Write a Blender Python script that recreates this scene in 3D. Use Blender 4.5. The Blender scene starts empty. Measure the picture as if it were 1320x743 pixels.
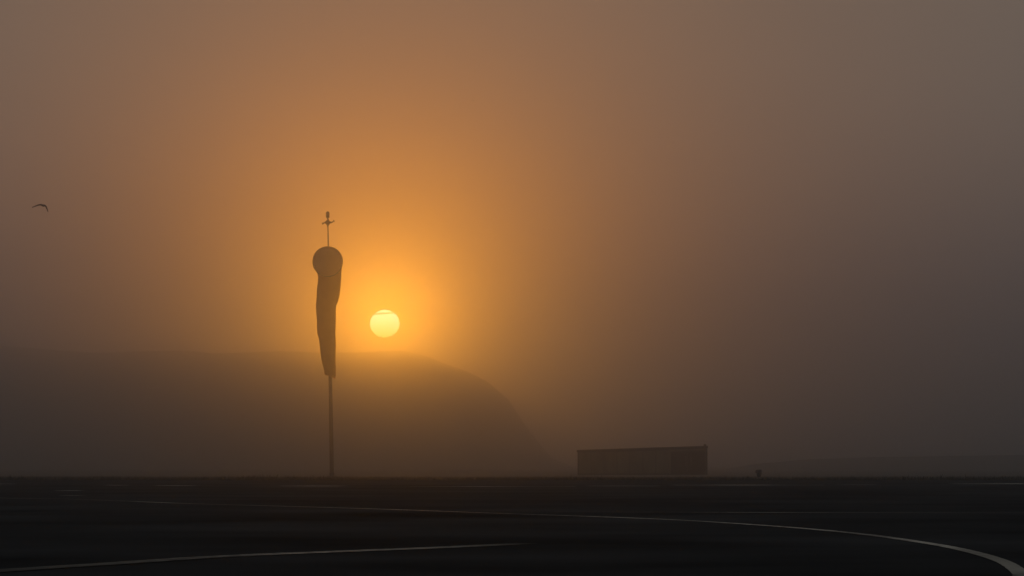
import bpy, bmesh, math, random
from mathutils import Vector, Matrix, noise

random.seed(7)
S = bpy.context.scene
C = S.collection
PI = math.pi

# ------------------------------------------------------------------ camera
F = 4075.0                      # focal length in pixels of the 1320 wide photograph
EYE = 0.40                      # the photographer crouches on the tarmac
HOR = 597.0                     # row of the true horizon
PITCH = math.atan((HOR - 371.5) / F)
cam_data = bpy.data.cameras.new('camera')
cam = bpy.data.objects.new('camera', cam_data)
C.objects.link(cam)
S.camera = cam
cam.location = (0, 0, EYE)
cam.rotation_euler = (PI / 2 + PITCH, 0, 0)
cam_data.sensor_width = 36.0
cam_data.lens = 36.0 * F / 1320.0
cam_data.clip_start = 0.1
cam_data.clip_end = 60000

FW = Vector((0, math.cos(PITCH), math.sin(PITCH)))
UP = Vector((0, -math.sin(PITCH), math.cos(PITCH)))
RT = Vector((1, 0, 0))


def ray(px, py):
    return FW + RT * ((px - 660.0) / F) + UP * ((371.5 - py) / F)


def at(px, py, Y):              # point of the place at distance Y seen at that pixel
    d = ray(px, py)
    return Vector((0, 0, EYE)) + d * (Y / d.y)


def gnd(px, py, z=0.0):
    d = ray(px, py)
    return Vector((0, 0, EYE)) + d * ((z - EYE) / d.z)


# ------------------------------------------------------------------ sky, sun
SUN = ray(496, 417.5).normalized()
SUN_EL = math.asin(SUN.z)
SUN_AZ = math.atan2(SUN.x, SUN.y)
W = bpy.data.worlds.new('World')
S.world = W
W.use_nodes = True
nt = W.node_tree
nt.nodes.clear()
N = nt.nodes.new
L = nt.links.new


def mth(op, a, b=None, clamp=False):
    n = N('ShaderNodeMath'); n.operation = op; n.use_clamp = clamp
    for i, v in enumerate((a, b)):
        if v is None: continue
        if isinstance(v, (int, float)): n.inputs[i].default_value = v
        else: L(v, n.inputs[i])
    return n.outputs[0]


def dot(vec, v):
    n = N('ShaderNodeVectorMath'); n.operation = 'DOT_PRODUCT'
    L(vec, n.inputs[0]); n.inputs[1].default_value = v
    return n.outputs['Value']


def scale_col(col, fac):
    n = N('ShaderNodeVectorMath'); n.operation = 'SCALE'
    if isinstance(col, tuple): n.inputs[0].default_value = col
    else: L(col, n.inputs[0])
    if isinstance(fac, (int, float)): n.inputs['Scale'].default_value = fac
    else: L(fac, n.inputs['Scale'])
    return n.outputs[0]


def add_col(a, b):
    n = N('ShaderNodeVectorMath'); n.operation = 'ADD'
    L(a, n.inputs[0]); L(b, n.inputs[1])
    return n.outputs[0]


tc = N('ShaderNodeTexCoord').outputs['Generated']
sky = N('ShaderNodeTexSky')
sky.sky_type = 'NISHITA'
sky.sun_disc = False
sky.sun_elevation = SUN_EL
sky.sun_rotation = SUN_AZ
sky.dust_density = 7.0
sky.air_density = 1.5
sky.ozone_density = 1.0
nsky = scale_col(sky.outputs[0], 0.010)

cosang = dot(tc, tuple(SUN))
th2 = mth('MULTIPLY', mth('SUBTRACT', 1.0, cosang), 2.0)         # about angle squared


def lobe(width, power):
    # falls off with the angle from the sun; half-ish at `width` radians
    return mth('POWER', mth('ADD', 1.0, mth('DIVIDE', th2, width * width)), -power)


sepz = N('ShaderNodeSeparateXYZ'); L(tc, sepz.inputs[0])
zed = sepz.outputs['Z']
# the fog thins upwards: the veil is dim at the horizon and reaches its full brightness a few degrees up
mr = N('ShaderNodeMapRange'); mr.interpolation_type = 'SMOOTHSTEP'
L(zed, mr.inputs['Value'])
mr.inputs['From Min'].default_value = -0.02
mr.inputs['From Max'].default_value = 0.13
mr.inputs['To Min'].default_value = 0.0
mr.inputs['To Max'].default_value = 1.0
up = mr.outputs[0]
VEIL = (0.082, 0.085, 0.071)
WIDE = (1.15, 0.35, 0.0)
NEAR = (0.42, 0.15, 0.0)
LOW = (0.027, 0.025, 0.034)
total = add_col(add_col(nsky, scale_col(LOW, 1.0)), scale_col(scale_col(VEIL, up), mth('SUBTRACT', 1.0, mth('MULTIPLY', lobe(0.10, 2.0), 0.75))))
mr2 = N('ShaderNodeMapRange'); mr2.interpolation_type = 'SMOOTHSTEP'
L(zed, mr2.inputs['Value'])
mr2.inputs['From Min'].default_value = 0.0
mr2.inputs['From Max'].default_value = 0.10
mr2.inputs['To Min'].default_value = 0.2
mr2.inputs['To Max'].default_value = 1.0
total = add_col(total, scale_col(scale_col(WIDE, lobe(0.075, 2.0)), mr2.outputs[0]))
total = add_col(total, scale_col(scale_col(NEAR, lobe(0.050, 2.0)), mr2.outputs[0]))
# faint unevenness of the fog overhead
nz = N('ShaderNodeTexNoise'); nz.inputs['Scale'].default_value = 7.0
nz.inputs['Detail'].default_value = 3.0
mp = N('ShaderNodeMapping'); mp.inputs['Scale'].default_value = (1, 1, 2.4)
L(tc, mp.inputs[0]); L(mp.outputs[0], nz.inputs['Vector'])
total = scale_col(total, mth('ADD', 0.92, mth('MULTIPLY', nz.outputs[0], 0.16)))
# the disc, slightly flattened by refraction, with a thin layer cutting its upper limb
SR = Vector((math.cos(SUN_AZ), -math.sin(SUN_AZ), 0))
SU = SR.cross(SUN)
u = mth('DIVIDE', dot(tc, tuple(SR)), 19.0 / F)
v = mth('DIVIDE', dot(tc, tuple(SU)), 17.6 / F)
rr = mth('SQRT', mth('ADD', mth('MULTIPLY', u, u), mth('MULTIPLY', v, v)))
disc = N('ShaderNodeMapRange'); disc.interpolation_type = 'SMOOTHSTEP'
L(rr, disc.inputs['Value'])
disc.inputs['From Min'].default_value = 0.95; disc.inputs['From Max'].default_value = 1.05
disc.inputs['To Min'].default_value = 1.0; disc.inputs['To Max'].default_value = 0.0
dm = mth('MULTIPLY', disc.outputs[0], mth('GREATER_THAN', cosang, 0.99))
band_pos = mth('ADD', v, mth('MULTIPLY', u, -0.08))
band = mth('SUBTRACT', 1.0, mth('DIVIDE', mth('ABSOLUTE', mth('SUBTRACT', band_pos, 0.76)), 0.15), clamp=True)
dm = mth('MULTIPLY', dm, mth('SUBTRACT', 1.0, mth('MULTIPLY', band, 0.8)))
vv = mth('MULTIPLY', mth('ADD', v, 1.0), 0.5, clamp=True)
dcol = N('ShaderNodeMix'); dcol.data_type = 'RGBA'
L(vv, dcol.inputs['Factor'])
dcol.inputs[6].default_value = (9, 5.4, 1.6, 1)
dcol.inputs[7].default_value = (9, 8.4, 5.4, 1)
total = add_col(total, scale_col(dcol.outputs[2], dm))
bg = N('ShaderNodeBackground'); bg.inputs['Strength'].default_value = 1.0
L(total, bg.inputs['Color'])
wo = N('ShaderNodeOutputWorld'); L(bg.outputs[0], wo.inputs['Surface'])

sl = bpy.data.lights.new('sunlight', 'SUN')
sl.energy = 0.0295
sl.angle = math.radians(0.53)
sl.color = (1.0, 0.355, 0.012)
so = bpy.data.objects.new('sunlight', sl)
C.objects.link(so)
so.rotation_euler = SUN.to_track_quat('Z', 'Y').to_euler()
so.location = SUN * 2000

S.view_settings.view_transform = 'Standard'
S.view_settings.look = 'None'
S.view_settings.exposure = 0.0
S.view_settings.gamma = 1.0
S.cycles.volume_bounces = 3
S.cycles.use_adaptive_sampling = False
S.cycles.sample_clamp_indirect = 2.0
S.cycles.use_denoising = True
S.render.film_transparent = False


# ------------------------------------------------------------------ helpers
def mat(name, col, rough=0.9, spec=0.3, noise_scale=None, var=0.3, bump=0.0, metal=0.0, stretch=(1, 1, 1), detail=6):
    m = bpy.data.materials.new(name)
    m.use_nodes = True
    t = m.node_tree
    b = t.nodes['Principled BSDF']
    b.inputs['Base Color'].default_value = (*col, 1)
    b.inputs['Roughness'].default_value = rough
    b.inputs['Specular IOR Level'].default_value = spec
    b.inputs['Metallic'].default_value = metal
    if noise_scale:
        co = t.nodes.new('ShaderNodeTexCoord')
        mpn = t.nodes.new('ShaderNodeMapping'); mpn.inputs['Scale'].default_value = stretch
        n = t.nodes.new('ShaderNodeTexNoise')
        n.inputs['Scale'].default_value = noise_scale; n.inputs['Detail'].default_value = detail
        t.links.new(co.outputs['Object'], mpn.inputs[0]); t.links.new(mpn.outputs[0], n.inputs['Vector'])
        r = t.nodes.new('ShaderNodeValToRGB')
        r.color_ramp.elements[0].position = 0.3; r.color_ramp.elements[1].position = 0.7
        r.color_ramp.elements[0].color = tuple(c * (1 - var) for c in col) + (1,)
        r.color_ramp.elements[1].color = tuple(min(1, c * (1 + var)) for c in col) + (1,)
        t.links.new(n.outputs[0], r.inputs[0]); t.links.new(r.outputs[0], b.inputs['Base Color'])
        if bump:
            bp = t.nodes.new('ShaderNodeBump'); bp.inputs['Strength'].default_value = bump
            bp.inputs['Distance'].default_value = 0.02
            t.links.new(n.outputs[0], bp.inputs['Height']); t.links.new(bp.outputs[0], b.inputs['Normal'])
    return m


def link_mesh(name, me, m=None, parent=None, smooth=False):
    o = bpy.data.objects.new(name, me)
    C.objects.link(o)
    if m: me.materials.append(m)
    if smooth:
        for p in me.polygons: p.use_smooth = True
    if parent: o.parent = parent
    return o


def obj(name, bm, m, parent=None, smooth=False):
    me = bpy.data.meshes.new(name)
    bmesh.ops.recalc_face_normals(bm, faces=bm.faces[:])
    bm.to_mesh(me); bm.free()
    return link_mesh(name, me, m, parent, smooth)


def thing(name, label, cat, loc=(0, 0, 0), rot=(0, 0, 0), group=None):
    o = bpy.data.objects.new(name, None)
    C.objects.link(o)
    o.location = loc; o.rotation_euler = rot
    o['label'] = label; o['category'] = cat
    if group: o['group'] = group
    return o


def struct(o, kind='structure'):
    o['kind'] = kind
    return o


def add_box(bm, c, s, rot=None, bevel=0.0):
    r = bmesh.ops.create_cube(bm, size=1.0)
    vs = r['verts']
    bmesh.ops.scale(bm, vec=s, verts=vs)
    if rot is not None: bmesh.ops.rotate(bm, matrix=rot, verts=vs, cent=(0, 0, 0))
    bmesh.ops.translate(bm, vec=c, verts=vs)
    if bevel:
        es = list({e for v_ in vs for e in v_.link_edges})
        bmesh.ops.bevel(bm, geom=es, offset=bevel, segments=1, affect='EDGES')


def add_lathe(bm, prof, c=(0, 0, 0), seg=20, cap=True, axis=None):
    c = Vector(c)
    rings = []
    for (r, z) in prof:
        ring = []
        for k in range(seg):
            a = 2 * PI * k / seg
            p = Vector((r * math.cos(a), r * math.sin(a), z))
            if axis is not None: p = axis @ p
            ring.append(bm.verts.new(c + p))
        rings.append(ring)
    for a, b in zip(rings, rings[1:]):
        for k in range(seg):
            bm.faces.new((a[k], a[(k + 1) % seg], b[(k + 1) % seg], b[k]))
    if cap:
        bm.faces.new(rings[0][::-1]); bm.faces.new(rings[-1])


def add_tube(bm, pts, rad, seg=10, closed=False):
    pts = [Vector(p) for p in pts]
    n = len(pts)
    if isinstance(rad, (int, float)): rad = [rad] * n
    rings = []
    prev = None
    for i, p in enumerate(pts):
        if closed: t = (pts[(i + 1) % n] - pts[i - 1]).normalized()
        else: t = (pts[min(i + 1, n - 1)] - pts[max(i - 1, 0)]).normalized()
        ref = prev if prev is not None else (Vector((0, 1, 0)) if abs(t.y) < 0.9 else Vector((1, 0, 0)))
        a = (ref - t * ref.dot(t)).normalized()
        prev = a
        b = t.cross(a)
        rings.append([bm.verts.new(p + (a * math.cos(2 * PI * k / seg) + b * math.sin(2 * PI * k / seg)) * rad[i]) for k in range(seg)])
    m = n if closed else n - 1
    for i in range(m):
        A, B = rings[i], rings[(i + 1) % n]
        for k in range(seg):
            bm.faces.new((A[k], A[(k + 1) % seg], B[(k + 1) % seg], B[k]))
    if not closed:
        bm.faces.new(rings[0][::-1]); bm.faces.new(rings[-1])


def interp(tab, x):
    if x <= tab[0][0]: return tab[0][1]
    for (a, va), (b, vb) in zip(tab, tab[1:]):
        if x <= b:
            t = (x - a) / (b - a)
            t = t * t * (3 - 2 * t) * 0.5 + t * 0.5
            return va + (vb - va) * t
    return tab[-1][1]


# ------------------------------------------------------------------ materials
M_TAR = mat('asphalt', (0.034, 0.036, 0.040), 0.95, 0.0, 0.35, 0.6, 0.7, detail=13)
M_GRASS = mat('dry_grass_ground', (0.040, 0.042, 0.028), 1.0, 0.0, 0.6, 0.4)
M_BLADE = mat('grass_blade', (0.045, 0.045, 0.030), 0.9, 0.1, 2.0, 0.3)
M_HILL = mat('hill_vegetation', (0.045, 0.044, 0.036), 1.0, 0.0, 0.05, 0.4)
M_BANK = mat('bank_turf', (0.045, 0.045, 0.030), 1.0, 0.0, 0.3, 0.4)
M_STEEL = mat('galvanised_steel', (0.20, 0.19, 0.18), 0.6, 0.3, 4.0, 0.2, metal=0.3)
M_DARK = mat('dark_painted_metal', (0.05, 0.048, 0.045), 0.7, 0.3, 5.0, 0.3)
M_WALL = mat('weathered_cabin_paint', (0.15, 0.145, 0.10), 0.85, 0.2, 2.0, 0.35, stretch=(1, 1, 0.3))
M_DOOR = mat('dark_door_paint', (0.02, 0.018, 0.017), 0.8, 0.2, 2.0, 0.3)
M_ROOF = mat('roofing_felt', (0.04, 0.038, 0.035), 0.95, 0.1, 2.0, 0.3)
M_CONC = mat('concrete', (0.26, 0.25, 0.23), 0.9, 0.2, 3.0, 0.2, 0.3)
M_BIRD = mat('bird_feather', (0.10, 0.09, 0.085), 0.9, 0.1, 20.0, 0.3)

# paint: worn white, shows the tarmac where it has rubbed off
M_PAINT = bpy.data.materials.new('worn_white_road_paint')
M_PAINT.use_nodes = True
t = M_PAINT.node_tree
b = t.nodes['Principled BSDF']
b.inputs['Roughness'].default_value = 0.42
b.inputs['Specular IOR Level'].default_value = 0.35
co = t.nodes.new('ShaderNodeTexCoord')
n1 = t.nodes.new('ShaderNodeTexNoise'); n1.inputs['Scale'].default_value = 0.22; n1.inputs['Detail'].default_value = 4
n2 = t.nodes.new('ShaderNodeTexNoise'); n2.inputs['Scale'].default_value = 14; n2.inputs['Detail'].default_value = 5
t.links.new(co.outputs['Object'], n1.inputs['Vector']); t.links.new(co.outputs['Object'], n2.inputs['Vector'])
ad = t.nodes.new('ShaderNodeMath'); ad.operation = 'MULTIPLY_ADD'
t.links.new(n2.outputs[0], ad.inputs[0]); ad.inputs[1].default_value = 0.5; t.links.new(n1.outputs[0], ad.inputs[2])
cr = t.nodes.new('ShaderNodeValToRGB')
cr.color_ramp.elements[0].position = 0.64; cr.color_ramp.elements[0].color = (0.10, 0.10, 0.10, 1)
cr.color_ramp.elements[1].position = 0.78; cr.color_ramp.elements[1].color = (0.80, 0.78, 0.70, 1)
pa = t.nodes.new('ShaderNodeAttribute'); pa.attribute_name = 'paint_and_sheen'      # paint left, with the sheen along the lines put into the colour
mu = t.nodes.new('ShaderNodeMix'); mu.data_type = 'RGBA'
mu.inputs[6].default_value = (0.04, 0.04, 0.042, 1)
t.links.new(ad.outputs[0], cr.inputs[0]); t.links.new(pa.outputs['Fac'], mu.inputs['Factor'])
for nm, lo, hi in (('Roughness', 0.95, 0.42), ('Specular IOR Level', 0.0, 0.42)):
    rm = t.nodes.new('ShaderNodeMapRange')
    rm.inputs['To Min'].default_value = lo; rm.inputs['To Max'].default_value = hi
    t.links.new(pa.outputs['Fac'], rm.inputs['Value']); t.links.new(rm.outputs[0], b.inputs[nm])
t.links.new(cr.outputs[0], mu.inputs[7]); t.links.new(mu.outputs[2], b.inputs['Base Color'])

# windsock cloth lets the low sun through
M_CLOTH = bpy.data.materials.new('faded_windsock_cloth')
M_CLOTH.use_nodes = True
t = M_CLOTH.node_tree; t.nodes.clear()
df = t.nodes.new('ShaderNodeBsdfDiffuse'); tr = t.nodes.new('ShaderNodeBsdfTranslucent')
mx = t.nodes.new('ShaderNodeMixShader'); ou = t.nodes.new('ShaderNodeOutputMaterial')
nn = t.nodes.new('ShaderNodeTexNoise'); nn.inputs['Scale'].default_value = 3.0
co = t.nodes.new('ShaderNodeTexCoord'); t.links.new(co.outputs['Object'], nn.inputs['Vector'])
cr = t.nodes.new('ShaderNodeValToRGB')
cr.color_ramp.elements[0].color = (0.55, 0.30, 0.14, 1); cr.color_ramp.elements[1].color = (0.70, 0.42, 0.22, 1)
t.links.new(nn.outputs[0], cr.inputs[0])
t.links.new(cr.outputs[0], df.inputs[0]); t.links.new(cr.outputs[0], tr.inputs[0])
mx.inputs[0].default_value = 0.6
t.links.new(df.outputs[0], mx.inputs[1]); t.links.new(tr.outputs[0], mx.inputs[2]); t.links.new(mx.outputs[0], ou.inputs[0])


# ------------------------------------------------------------------ terrain
EDGE = 74.5       # far edge of the tarmac


def ground_z(x, y):
    if y < EDGE + 1: return -0.02
    # shallow dip beyond the tarmac, then level fields
    z = -0.02 - 0.66 * min(1, (y - EDGE - 1) / 182.0)
    am = min(1, (y - EDGE) / 60.0)
    return z + am * 0.05 * noise.noise(Vector((x * 0.05, y * 0.03, 3.1)))


def grid(name, xs, ys, zf, m, smooth=True):
    verts = [(x, y, zf(x, y)) for y in ys for x in xs]
    nx = len(xs)
    faces = [(j * nx + i, j * nx + i + 1, (j + 1) * nx + i + 1, (j + 1) * nx + i)
             for j in range(len(ys) - 1) for i in range(nx - 1)]
    me = bpy.data.meshes.new(name)
    me.from_pydata(verts, [], faces)
    return link_mesh(name, me, m, None, smooth)


def frange(a, b, n): return [a + (b - a) * i / n for i in range(n + 1)]


xs = [-20000, -8000, -3000, -1200, -600, -300, -150] + frange(-100, 100, 80) + [150, 300, 600, 1200, 3000, 8000, 20000]
ys = [-20000, -5000, -500, -50, 20, 60, 100, EDGE, EDGE + 1] + frange(EDGE + 3, 300, 60) + frange(320, 900, 20) + [1500, 3000, 8000, 20000]
struct(grid('ground', xs, ys, ground_z, M_GRASS))

# runway sheet with a slightly uneven edge where the turf has crept over it
def tarmac():
    n = 400
    far = []
    for i in range(n + 1):
        x = -120 + 240 * i / n
        far.append((x, EDGE + 0.7 * noise.noise(Vector((x * 0.15, 0, 0))) + 0.3 * noise.noise(Vector((x * 1.1, 5, 0)))))
    verts = []; faces = []
    ydiv = [-200, -50, 0, 10, 20, 35, 50, 68]
    for y in ydiv:
        for i in range(n + 1): verts.append((-120 + 240 * i / n, y, 0.0))
    for x, y in far: verts.append((x, y, 0.0))
    k = n + 1
    for j in range(len(ydiv)):
        for i in range(n): faces.append((j * k + i, j * k + i + 1, (j + 1) * k + i + 1, (j + 1) * k + i))
    me = bpy.data.meshes.new('runway'); me.from_pydata(verts, [], faces)
    return link_mesh('runway', me, M_TAR)
struct(tarmac())


def marking(pts, width, wear_and_sheen=None, z=0.004):
    """painted strip following ground points; width in metres"""
    pts = [Vector((p[0], p[1], z)) for p in pts]
    # resample with Catmull-Rom
    wear_and_sheen = wear_and_sheen or [0.75] * len(pts)  # low values are worn paint, high stretches are sheen painted into the colour
    wl = []
    P = [pts[0] * 2 - pts[1]] + pts + [pts[-1] * 2 - pts[-2]]
    out = []
    for i in range(1, len(P) - 2):
        for s in range(10):
            u_ = s / 10
            wl.append(wear_and_sheen[i - 1] * (1 - u_) + wear_and_sheen[min(i, len(wear_and_sheen) - 1)] * u_)
            a, b_, c, d = P[i - 1], P[i], P[i + 1], P[i + 2]
            out.append(0.5 * ((2 * b_) + (c - a) * u_ + (2 * a - 5 * b_ + 4 * c - d) * u_ ** 2 + (3 * b_ - a - 3 * c + d) * u_ ** 3))
    out.append(pts[-1]); wl.append(wear_and_sheen[-1])
    bm = bmesh.new(); prev = None
    lay = bm.verts.layers.float.new('paint_and_sheen')
    for i, p in enumerate(out):
        t_ = (out[min(i + 1, len(out) - 1)] - out[max(i - 1, 0)]); t_.z = 0; t_.normalize()
        nrm = Vector((-t_.y, t_.x, 0))
        j = 1 + 0.10 * noise.noise(Vector((i * 0.9, width, 0)))
        a = bm.verts.new(p + nrm * width / 2 * j); b_ = bm.verts.new(p - nrm * width / 2 * j)
        a[lay] = b_[lay] = max(0.0, min(1.0, wl[i] * (0.85 + 1.1 * noise.noise(Vector((p.x * 0.9, p.y * 0.35, 4.0))))))
        if prev: bm.faces.new((prev[0], a, b_, prev[1]))
        prev = (a, b_)
    return struct(obj('runway_marking', bm, M_PAINT))


A = [(-60, 639.5), (0, 642.5), (80, 643.8), (147, 646), (220, 649), (300, 651.5), (370, 653.4), (440, 655.5), (520, 658), (600, 661),
     (700, 664.5), (800, 668), (880, 671.5), (960, 676.5), (1040, 682.5), (1120, 690.5), (1200, 702), (1250, 712), (1290, 724), (1312, 737), (1318, 747), (1320, 770)]
marking([gnd(*p) for p in A], 0.064, [.3, .6, .1, .5, .7, .3, .7, .95, .95, .9, .8, .9, .9, .85, .8, .7, .6, .5, .42, .4, .4, .4])
Bl = [(-40, 740), (60, 733), (140, 728), (250, 720.5), (340, 716), (440, 712), (540, 708), (620, 704.5), (680, 701.5)]
marking([gnd(*p) for p in Bl], 0.15, [.05, .10, .18, .35, .7, 1, .9, .3, .0])
marking([gnd(*p) for p in [(715, 660.6), (860, 661), (1000, 661.5), (1150, 661.8), (1400, 662)]], 0.13, [.5, .25, .45, .2, .15])
for xa, xb, yy, w in ((-40, 20, 624.3, .5), (70, 106, 633, .3), (76, 106, 639.6, .3), (140, 158, 626, .5), (200, 252, 626.5, .55), (360, 445, 627, .7),
                      (528, 742, 627.6, .9), (758, 850, 627.0, .7), (866, 1062, 625.8, .9), (1080, 1130, 625.3, .4), (1228, 1400, 624.0, .9)):
    marking([gnd(xa, yy), gnd((xa + xb) / 2, yy - .05), gnd(xb, yy)], w, [.35, 1, .4])


# hills. outlines are given as the crest height (m) against x at their distance
def ridge(name, D, crest_px, depth, m, x0, x1, n=240, rough=0.5):
    """crest_px: list of (column, row) of the crest as seen; depth: half depth of the hill"""
    tab = [(at(px, py, D).x, at(px, py, D).z) for px, py in crest_px]
    xs_ = frange(x0, x1, n)
    ts = [-1, -.85, -.7, -.55, -.42, -.3, -.2, -.1, -.04, 0, .06, .2, .4, .7, 1]
    verts = []
    for t_ in ts:
        for x in xs_:
            zc = interp(tab, x)
            prof = math.cos(t_ * PI / 2) ** 1.1 if abs(t_) < 1 else 0
            bump = rough * (noise.noise(Vector((x * 0.02, t_ * 3, D))) * 2 + noise.noise(Vector((x * 0.12, t_ * 9, D))))
            z = -1.0 + (zc + 1.0) * prof + bump * (prof ** 0.5 if prof > 0 else 0) * (0.35 if t_ == 0 else 1)
            if abs(t_) == 1: z = -1.5
            verts.append((x, D + t_ * depth, z))
    k = n + 1
    faces = [(j * k + i, j * k + i + 1, (j + 1) * k + i + 1, (j + 1) * k + i) for j in range(len(ts) - 1) for i in range(n)]
    me = bpy.data.meshes.new(name); me.from_pydata(verts, [], faces)
    return struct(link_mesh(name, me, m, None, True))


ridge('hill', 690, [(-4000, 470), (-900, 447), (-300, 441), (0, 446), (120, 455), (300, 457), (440, 454), (520, 451), (545, 457), (590, 474),
                    (628, 491), (656, 516), (678, 552), (698, 585), (725, 603), (760, 607), (3000, 606)], 140, M_HILL, -1000, 90, rough=0.6)
ridge('far_hill', 2400, [(200, 590), (500, 560), (800, 548), (1000, 520), (1200, 488), (1400, 470), (2500, 430), (6000, 470)], 500, M_HILL, -300, 3500)
# low turf bank to the right
ridge('bank', 480, [(640, 625), (700, 619), (860, 616), (930, 606), (985, 597), (1050, 592), (1130, 589.5), (1250, 588), (1400, 586), (3000, 583)], 40, M_BANK, -5, 260, rough=0.06)


# grass along the far edge of the tarmac: nobody could count it
def grass():
    verts = []; faces = []
    rnd = random.Random(3)
    n = 26000
    for i in range(n):
        x = rnd.uniform(-32, 32)
        y = EDGE + (rnd.random() ** 1.6) * 60 - 0.4
        dens = noise.noise(Vector((x * 0.25, y * 0.12, 9)))
        if dens < -0.25 and rnd.random() < 0.7: continue
        h = rnd.uniform(0.03, 0.08) * (1.0 + 1.6 * max(0, dens) + (0.7 if rnd.random() < 0.03 else 0))
        a = rnd.uniform(0, 2 * PI); w = rnd.uniform(0.006, 0.016)
        lean = rnd.uniform(0.0, 0.5) * h; la = rnd.uniform(0, 2 * PI)
        z = ground_z(x, y)
        dx, dy = math.cos(a) * w, math.sin(a) * w
        k = len(verts)
        verts += [(x - dx, y - dy, z), (x + dx, y + dy, z), (x + lean * math.cos(la) * .4 + dx * .6, y + lean * math.sin(la) * .4 + dy * .6, z + h * .6),
                  (x + lean * math.cos(la), y + lean * math.sin(la), z + h)]
        faces += [(k, k + 1, k + 2), (k, k + 2, k + 3)]
    me = bpy.data.meshes.new('grass'); me.from_pydata(verts, [], faces)
    o = link_mesh('grass', me, M_BLADE)
    o['kind'] = 'stuff'; o['label'] = 'short rough grass along the far edge of the tarmac'; o['category'] = 'grass'
grass()


# ------------------------------------------------------------------ windsock
WD = 150.0
K = WD / F                          # metres per photograph pixel there
base = at(427.8, 616, WD)
bz = ground_z(base.x, WD)
mast_top = at(422.2, 283, WD)
ws = thing('windsock', 'tall windsock hanging limp from its hoop on a pale mast with lamps on top', 'windsock', (base.x, WD, bz))
O = Vector((base.x, WD, bz))


def w(px, py, dy=0.0):              # position relative to the windsock base
    p = at(px, py, WD) - O
    return Vector((p.x, p.y + dy, p.z))


def mast_x(py): return 427.8 + (422.6 - 427.8) * (616 - py) / (616 - 283)


bm = bmesh.new()
add_tube(bm, [(0, 0, 0.05), w(mast_x(520), 520), w(mast_x(420), 420), w(mast_x(322), 322)], [0.100, 0.090, 0.075, 0.060], 16)
obj('pole', bm, M_STEEL, ws, True)
bm = bmesh.new()
add_tube(bm, [w(mast_x(322), 322), w(mast_x(300), 300), w(mast_x(289), 289)], [0.030, 0.028, 0.027], 12)
obj('upper_mast', bm, M_STEEL, ws, True)
bm = bmesh.new()
add_lathe(bm, [(0.26, -0.3), (0.26, 0.03), (0.24, 0.05), (0.12, 0.05), (0.115, 0.22), (0.1, 0.24)], seg=20)
for a in range(4):
    add_lathe(bm, [(0.02, 0.05), (0.02, 0.11)], (0.19 * math.cos(a * PI / 2 + .4), 0.19 * math.sin(a * PI / 2 + .4), 0), 6)
obj('base_plate', bm, M_DARK, ws)
# lamp head: bell shaped hub with two drooping arms, beacon on a short spigot
hub = w(422.6, 287)
bm = bmesh.new()
add_lathe(bm, [(0.03, -0.22), (0.045, -0.14), (0.12, -0.05), (0.15, 0.01), (0.11, 0.06), (0.045, 0.12), (0.028, 0.17), (0.026, 0.24)], hub, 18)
obj('lamp_hub', bm, M_DARK, ws, True)
for sgn, tip, bend in ((-1, w(416.2, 288.2), w(418.6, 287.3)), (1, w(430.2, 285.2), w(427.4, 287.2))):
    bm = bmesh.new()
    add_tube(bm, [hub + Vector((sgn * .06, 0, 0.0)), bend, tip], [0.040, 0.036, 0.022], 10)
    arm = obj('lamp_arm', bm, M_DARK, ws, True)
    bm = bmesh.new()
    add_lathe(bm, [(0.012, 0.045), (0.035, 0.03), (0.045, -0.02), (0.042, -0.045)], tip, 12)
    obj('lamp_shade', bm, M_DARK, arm, True)
bm = bmesh.new()
bc = w(422.4, 277)
add_lathe(bm, [(0.03, -0.19), (0.06, -0.15), (0.084, -0.12), (0.088, 0.04), (0.078, 0.10), (0.05, 0.14), (0.015, 0.16)], bc, 16)
obj('beacon_lamp', bm, M_DARK, ws, True)

# hoop faces the camera; the cloth drops away behind it
RC = w(424.0, 339.2); RR = 19.2 * K
FRONT = -0.98
bm = bmesh.new()
add_tube(bm, [RC + Vector((RR * math.cos(2 * PI * k / 48), FRONT - 0.02, RR * math.sin(2 * PI * k / 48))) for k in range(48)], 0.019, 8, closed=True)
obj('hoop', bm, M_DARK, ws, True)
bm = bmesh.new()
bm.free()
bm = bmesh.new()
col0 = w(mast_x(321), 321)
add_lathe(bm, [(0.085, -0.10), (0.092, -0.08), (0.092, 0.08), (0.085, 0.10)], col0, 14)
cl = obj('swivel_collar', bm, M_DARK, ws)
for a_ in (90, 40, 140):
    bm = bmesh.new()
    add_tube(bm, [col0, RC + Vector((RR * math.cos(math.radians(a_)), FRONT, RR * math.sin(math.radians(a_))))], 0.018, 8)
    obj('stay', bm, M_DARK, cl)


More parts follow.
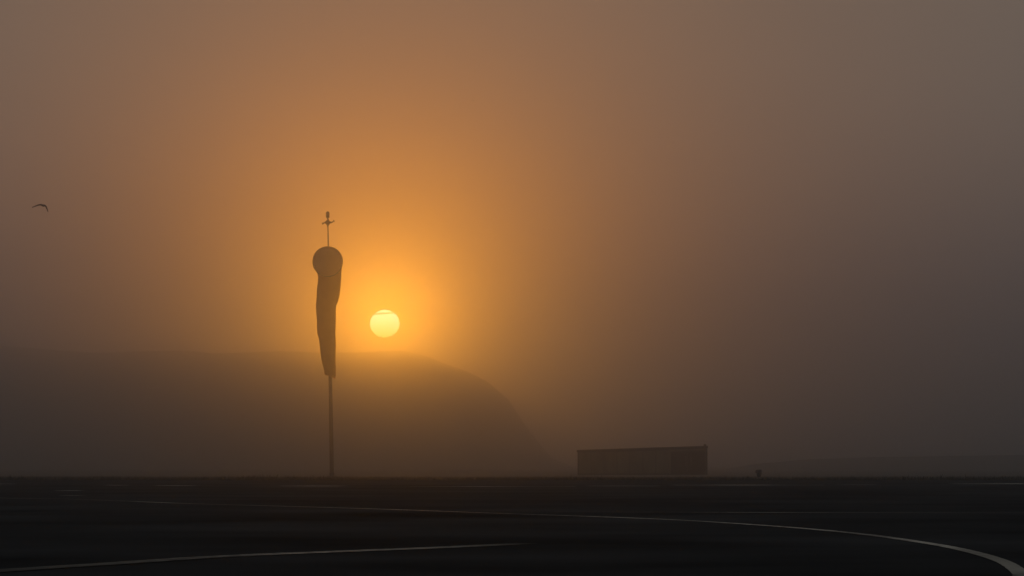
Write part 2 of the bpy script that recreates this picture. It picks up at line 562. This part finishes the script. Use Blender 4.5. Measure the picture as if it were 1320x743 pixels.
def sock():
    NS = 40
    # (left col, right col, row of centre, y centre, tilt: 0 = ring facing us, 1 = section lying level, half depth)
    secs = [(404.8, 443.2, 339.2, FRONT, 0, RR)]
    secs.append((405.0, 443.2, 339.6, FRONT + .06, 0.0, RR))
    rows = [
        (406.0, 442.6, 342.0, -0.9, 0.12, RR * .95),
        (407.8, 441.9, 346.0, -0.8, 0.3, RR * .86),
        (409.8, 441.2, 351.5, -0.7, 0.5, RR * .74),
        (411.0, 440.8, 358.0, -0.62, 0.7, RR * .62),
        (410.6, 440.4, 366, -0.58, 0.86, 0.4),
        (409.2, 439.6, 375, -0.54, 1, 0.36),
        (408.7, 437.8, 384, -0.5, 1, 0.32),
        (408.3, 436.2, 390, -0.48, 1, 0.31),
        (408.2, 434.4, 395, -0.46, 1, 0.3),
        (408.4, 433.6, 403, -0.44, 1, 0.28),
        (408.8, 433.2, 414, -0.42, 1, 0.26),
        (409.1, 433.3, 424, -0.4, 1, 0.25),
        (410.0, 433.2, 431, -0.39, 1, 0.24),
        (411.6, 433.2, 437, -0.38, 1, 0.23),
        (412.6, 433.2, 447, -0.36, 1, 0.21),
        (413.8, 433.2, 456, -0.35, 1, 0.2),
        (415.8, 433.2, 467, -0.33, 1, 0.18),
        (417.8, 433.1, 477, -0.31, 1, 0.17),
        (418.6, 433.0, 483, -0.3, 1, 0.16),
        (419.8, 432.9, 486, -0.3, 1, 0.155),
    ]
    secs += rows
    bm = bmesh.new(); rings = []
    for i, (xl, xr, row, yc, tilt, hd) in enumerate(secs):
        a = (xr - xl) / 2 * K
        c = w((xl + xr) / 2, row); cx, cz = c.x, c.z
        ang = tilt * PI / 2
        fold = 0 if tilt < .3 else min(1, (i - 4) / 6.0)
        ring = []
        for k in range(NS):
            th = 2 * PI * k / NS
            f = 1 + fold * (0.10 * math.sin(3 * th + i * .25 + 1) + 0.07 * math.sin(5 * th - i * .18) + 0.05 * noise.noise(Vector((k * .6, i * .4, 2))))
            sx = a * math.cos(th) * (1 if abs(math.cos(th)) > .85 else 1)
            sd = hd * math.sin(th) * f
            # direction of the section's second axis: up for the ring, towards the back once level
            vz = math.cos(ang); vy = -math.sin(ang)
            edge = fold * 0.015 * math.sin(i * 1.7 + th * 2)
            z = cz + sd * vz
            if i == len(secs) - 1: z += (-0.10 * math.cos(th)) + 0.03 * math.sin(3 * th)
            ring.append(bm.verts.new((cx + sx + edge, yc + sd * vy, z)))
        rings.append(ring)
    for A_, B_ in zip(rings, rings[1:]):
        for k in range(NS):
            bm.faces.new((A_[k], A_[(k + 1) % NS], B_[(k + 1) % NS], B_[k]))
    o = obj('sock', bm, M_CLOTH, ws, True)
    return o
sock()

# ------------------------------------------------------------------ cabin
CD = 182.0
pl = at(745, 613, CD); pr = at(911.5, 613, CD - 0.1)
yaw = math.atan2(pr.y - pl.y, pr.x - pl.x)
Lc = (pr - pl).length
mid = (pl + pr) / 2
cz0 = at(743, 614.5, CD).z
HT = at(743, 580.5, CD).z - cz0
cab = thing('storage_cabin', 'long low flat-roofed storage cabin with dark doors at its right end beyond the tarmac', 'cabin', (mid.x, mid.y, cz0), (0, 0, math.atan2(pr.y - pl.y, pr.x - pl.x)))
DEP = 2.5


def pitch(bm, dx=0.0, rise=0.24):
    # the flat roof climbs gently towards the right end
    for v_ in bm.verts:
        if v_.co.z > 0: v_.co.z += rise * (v_.co.x + dx + Lc / 2) / Lc * min(1.0, v_.co.z / HT)



hl = Lc / 2
bm = bmesh.new()
add_box(bm, (0, DEP / 2, HT / 2), (Lc - 0.10, DEP - 0.10, HT - 0.16))
pitch(bm); obj('body', bm, M_DARK, cab)
bm = bmesh.new()
add_box(bm, (0.0, DEP / 2, HT - 0.05), (Lc + 0.10, DEP + 0.24, 0.12), Matrix.Rotation(0.0, 3, 'Y'), 0.02)
pitch(bm); obj('roof', bm, M_ROOF, cab)
bm = bmesh.new()
add_box(bm, (0, DEP / 2, -0.10), (Lc, DEP, 0.28))
obj('skid_base', bm, M_CONC, cab)
door_x0 = hl - 2.2
npan = 7
pw = (door_x0 + hl) / npan
for i in range(npan):
    bm = bmesh.new()
    xc = -hl + pw * (i + .5)
    add_box(bm, (xc, 0.026, HT / 2), (pw - 0.05, 0.05, HT - 0.34), None, 0.01)
    for r in range(4):
        add_box(bm, (xc + (-1.5 + r) * pw / 4, -0.006, HT / 2), (pw / 9, 0.03, HT - 0.42))
    pitch(bm)
    obj('wall_panel', bm, M_WALL, cab)
bm = bmesh.new()
for cx in (door_x0 + .06, hl - .05):
    add_box(bm, (cx, 0.01, HT / 2), (0.12, 0.10, HT - 0.24))
add_box(bm, ((door_x0 + hl) / 2, 0.01, HT - 0.17), (2.2 - .22, 0.09, 0.09))
pitch(bm); obj('door_frame', bm, M_WALL, cab)
for s in (0, 1):
    bm = bmesh.new()
    x0 = door_x0 + .13 + s * 0.99
    add_box(bm, (x0 + .48, 0.035, HT / 2 - .06), (0.95, 0.05, HT - 0.40), None, 0.01)
    pitch(bm); d = obj('door', bm, M_DOOR, cab)
    bm = bmesh.new()
    add_tube(bm, [(x0 + (0.85 if s == 0 else .16), -0.03, .55), (x0 + (0.85 if s == 0 else .16), -0.03, HT - .5)], 0.02, 6)
    pitch(bm); obj('locking_bar', bm, M_STEEL, d)
for cx in (-hl + .03, hl - .03):
    bm = bmesh.new()
    add_box(bm, (cx, 0.02, HT / 2), (0.10, 0.14, HT - 0.16))
    pitch(bm); obj('corner_post', bm, M_DARK, cab)
bm = bmesh.new()
add_box(bm, (hl - 0.10, 0.35, HT + 0.05), (0.16, 0.2, 0.10), None, 0.02)
add_tube(bm, [(hl - 0.10, 0.35, HT + .08), (hl - 0.10, 0.35, HT + .12)], 0.04, 8)
pitch(bm); obj('roof_vent', bm, M_DARK, cab)

# ------------------------------------------------------------------ small marker post with hooded head
md = 120.0
mb = at(978.5, 617, md)
mz = ground_z(mb.x, md)
mk = thing('marker_light', 'small dark hooded marker light on a stubby stem right of the cabin', 'marker light', (mb.x, md, mz))
bm = bmesh.new(); add_lathe(bm, [(0.11, -0.05), (0.11, 0.03), (0.05, 0.05)], seg=14); obj('base', bm, M_CONC, mk)
top = at(978, 606, md).z - mz
bm = bmesh.new(); add_tube(bm, [(0, 0, 0.02), (0, 0, top - .2)], 0.05, 10); obj('stem', bm, M_DARK, mk, True)
bm = bmesh.new()
add_lathe(bm, [(0.04, -0.16), (0.075, -0.14), (0.10, -0.02), (0.105, 0.10), (0.085, 0.13)], (0, 0, top - .12), 14)
obj('lamp_head', bm, M_DARK, mk, True)
bm = bmesh.new()
add_box(bm, (-0.07, 0, top - .07), (0.13, 0.16, 0.12), Matrix.Rotation(0.2, 3, 'Y'), 0.02)
obj('hood', bm, M_DARK, mk)


# ------------------------------------------------------------------ birds
def bird(label, D, px, py, span, roll, yawz):
    p = at(px, py, D)
    b_ = thing('bird', label, 'bird', p, (math.radians(12), roll, yawz))
    s = span
    bm = bmesh.new()
    # body: tapered spindle along local y
    prof = [(0.002, -0.20), (0.018, -0.185), (0.028, -0.16), (0.030, -0.13), (0.045, -0.08), (0.055, 0.0), (0.045, 0.08), (0.025, 0.14), (0.03, 0.18), (0.034, 0.235)]
    rings = []
    for r, y in prof:
        fl = 0.35 if y > 0.15 else 0.85
        rings.append([bm.verts.new((r * s * math.cos(a * PI / 5) * (1.3 if y > .15 else 1), y * s, r * s * fl * math.sin(a * PI / 5))) for a in range(10)])
    for A_, B_ in zip(rings, rings[1:]):
        for k in range(10): bm.faces.new((A_[k], A_[(k + 1) % 10], B_[(k + 1) % 10], B_[k]))
    bm.faces.new(rings[0]); bm.faces.new(rings[-1][::-1])
    obj('body', bm, M_BIRD, b_, True)
    for sg, pts in ((-1, [(0, 0.01, .11), (.14, .035, .10), (.28, -.02, .10), (.42, -.11, .075), (.54, -.19, .02)]),
                    (1, [(0, 0.01, .11), (.13, .025, .14), (.24, -.05, .14), (.32, -.17, .12), (.38, -.29, .05)])):
        bm = bmesh.new(); pr_ = None
        for x, z, ch in pts:
            back = x * 0.35
            ch *= 1.7; th_ = .075 * (1 - abs(x)) 
            cs = [Vector((sg * x * s, (back - ch * .5) * s, z * s)), Vector((sg * x * s, back * s, (z + th_) * s)), Vector((sg * x * s, (back + ch) * s, (z - .004) * s)), Vector((sg * x * s, back * s, (z - th_ * .6) * s))]
            cur = [bm.verts.new(c) for c in cs]
            if pr_:
                for k in range(4): bm.faces.new((pr_[k], pr_[(k + 1) % 4], cur[(k + 1) % 4], cur[k]))
            else: bm.faces.new(cur)
            pr_ = cur
        bm.faces.new(pr_[::-1])
        obj('wing', bm, M_BIRD, b_, True)
bird('small dark bird with drooped wings gliding at the left of the sky', 84, 55.3, 265.8, 0.48, math.radians(6), math.radians(25))
bird('tiny faint speck shaped as a distant bird, high above and right of the sun', 245, 609.5, 130, 0.28, math.radians(-12), math.radians(-50))  # a faint speck in the sky, given the bird mesh

# ------------------------------------------------------------------ haze
bm = bmesh.new()
HZ0, HZ1 = -3.0, 29.8
bmesh.ops.create_cube(bm, size=1.0)
bmesh.ops.scale(bm, vec=(42000, 42000, HZ1 - HZ0), verts=bm.verts)
bmesh.ops.translate(bm, vec=(0, 0, (HZ0 + HZ1) / 2), verts=bm.verts)
mh = bpy.data.materials.new('haze'); mh.use_nodes = True
t = mh.node_tree; t.nodes.clear()
pv = t.nodes.new('ShaderNodeVolumePrincipled')
pv.inputs['Color'].default_value = (0.82, 0.82, 0.82, 1)
pv.inputs['Density'].default_value = 0.0037
pv.inputs['Anisotropy'].default_value = 0.979
oo = t.nodes.new('ShaderNodeOutputMaterial'); pv2 = t.nodes.new('ShaderNodeVolumePrincipled')      # the same even air also scatters a little to all sides
pv2.inputs['Color'].default_value = (0.51, 0.63, 0.95, 1)
pv2.inputs['Density'].default_value = 0.0008
pv2.inputs['Anisotropy'].default_value = 0.2
adv = t.nodes.new('ShaderNodeAddShader')
t.links.new(pv.outputs[0], adv.inputs[0]); t.links.new(pv2.outputs[0], adv.inputs[1])
t.links.new(adv.outputs[0], oo.inputs['Volume'])
hz = obj('haze', bm, mh)
hz['kind'] = 'stuff'
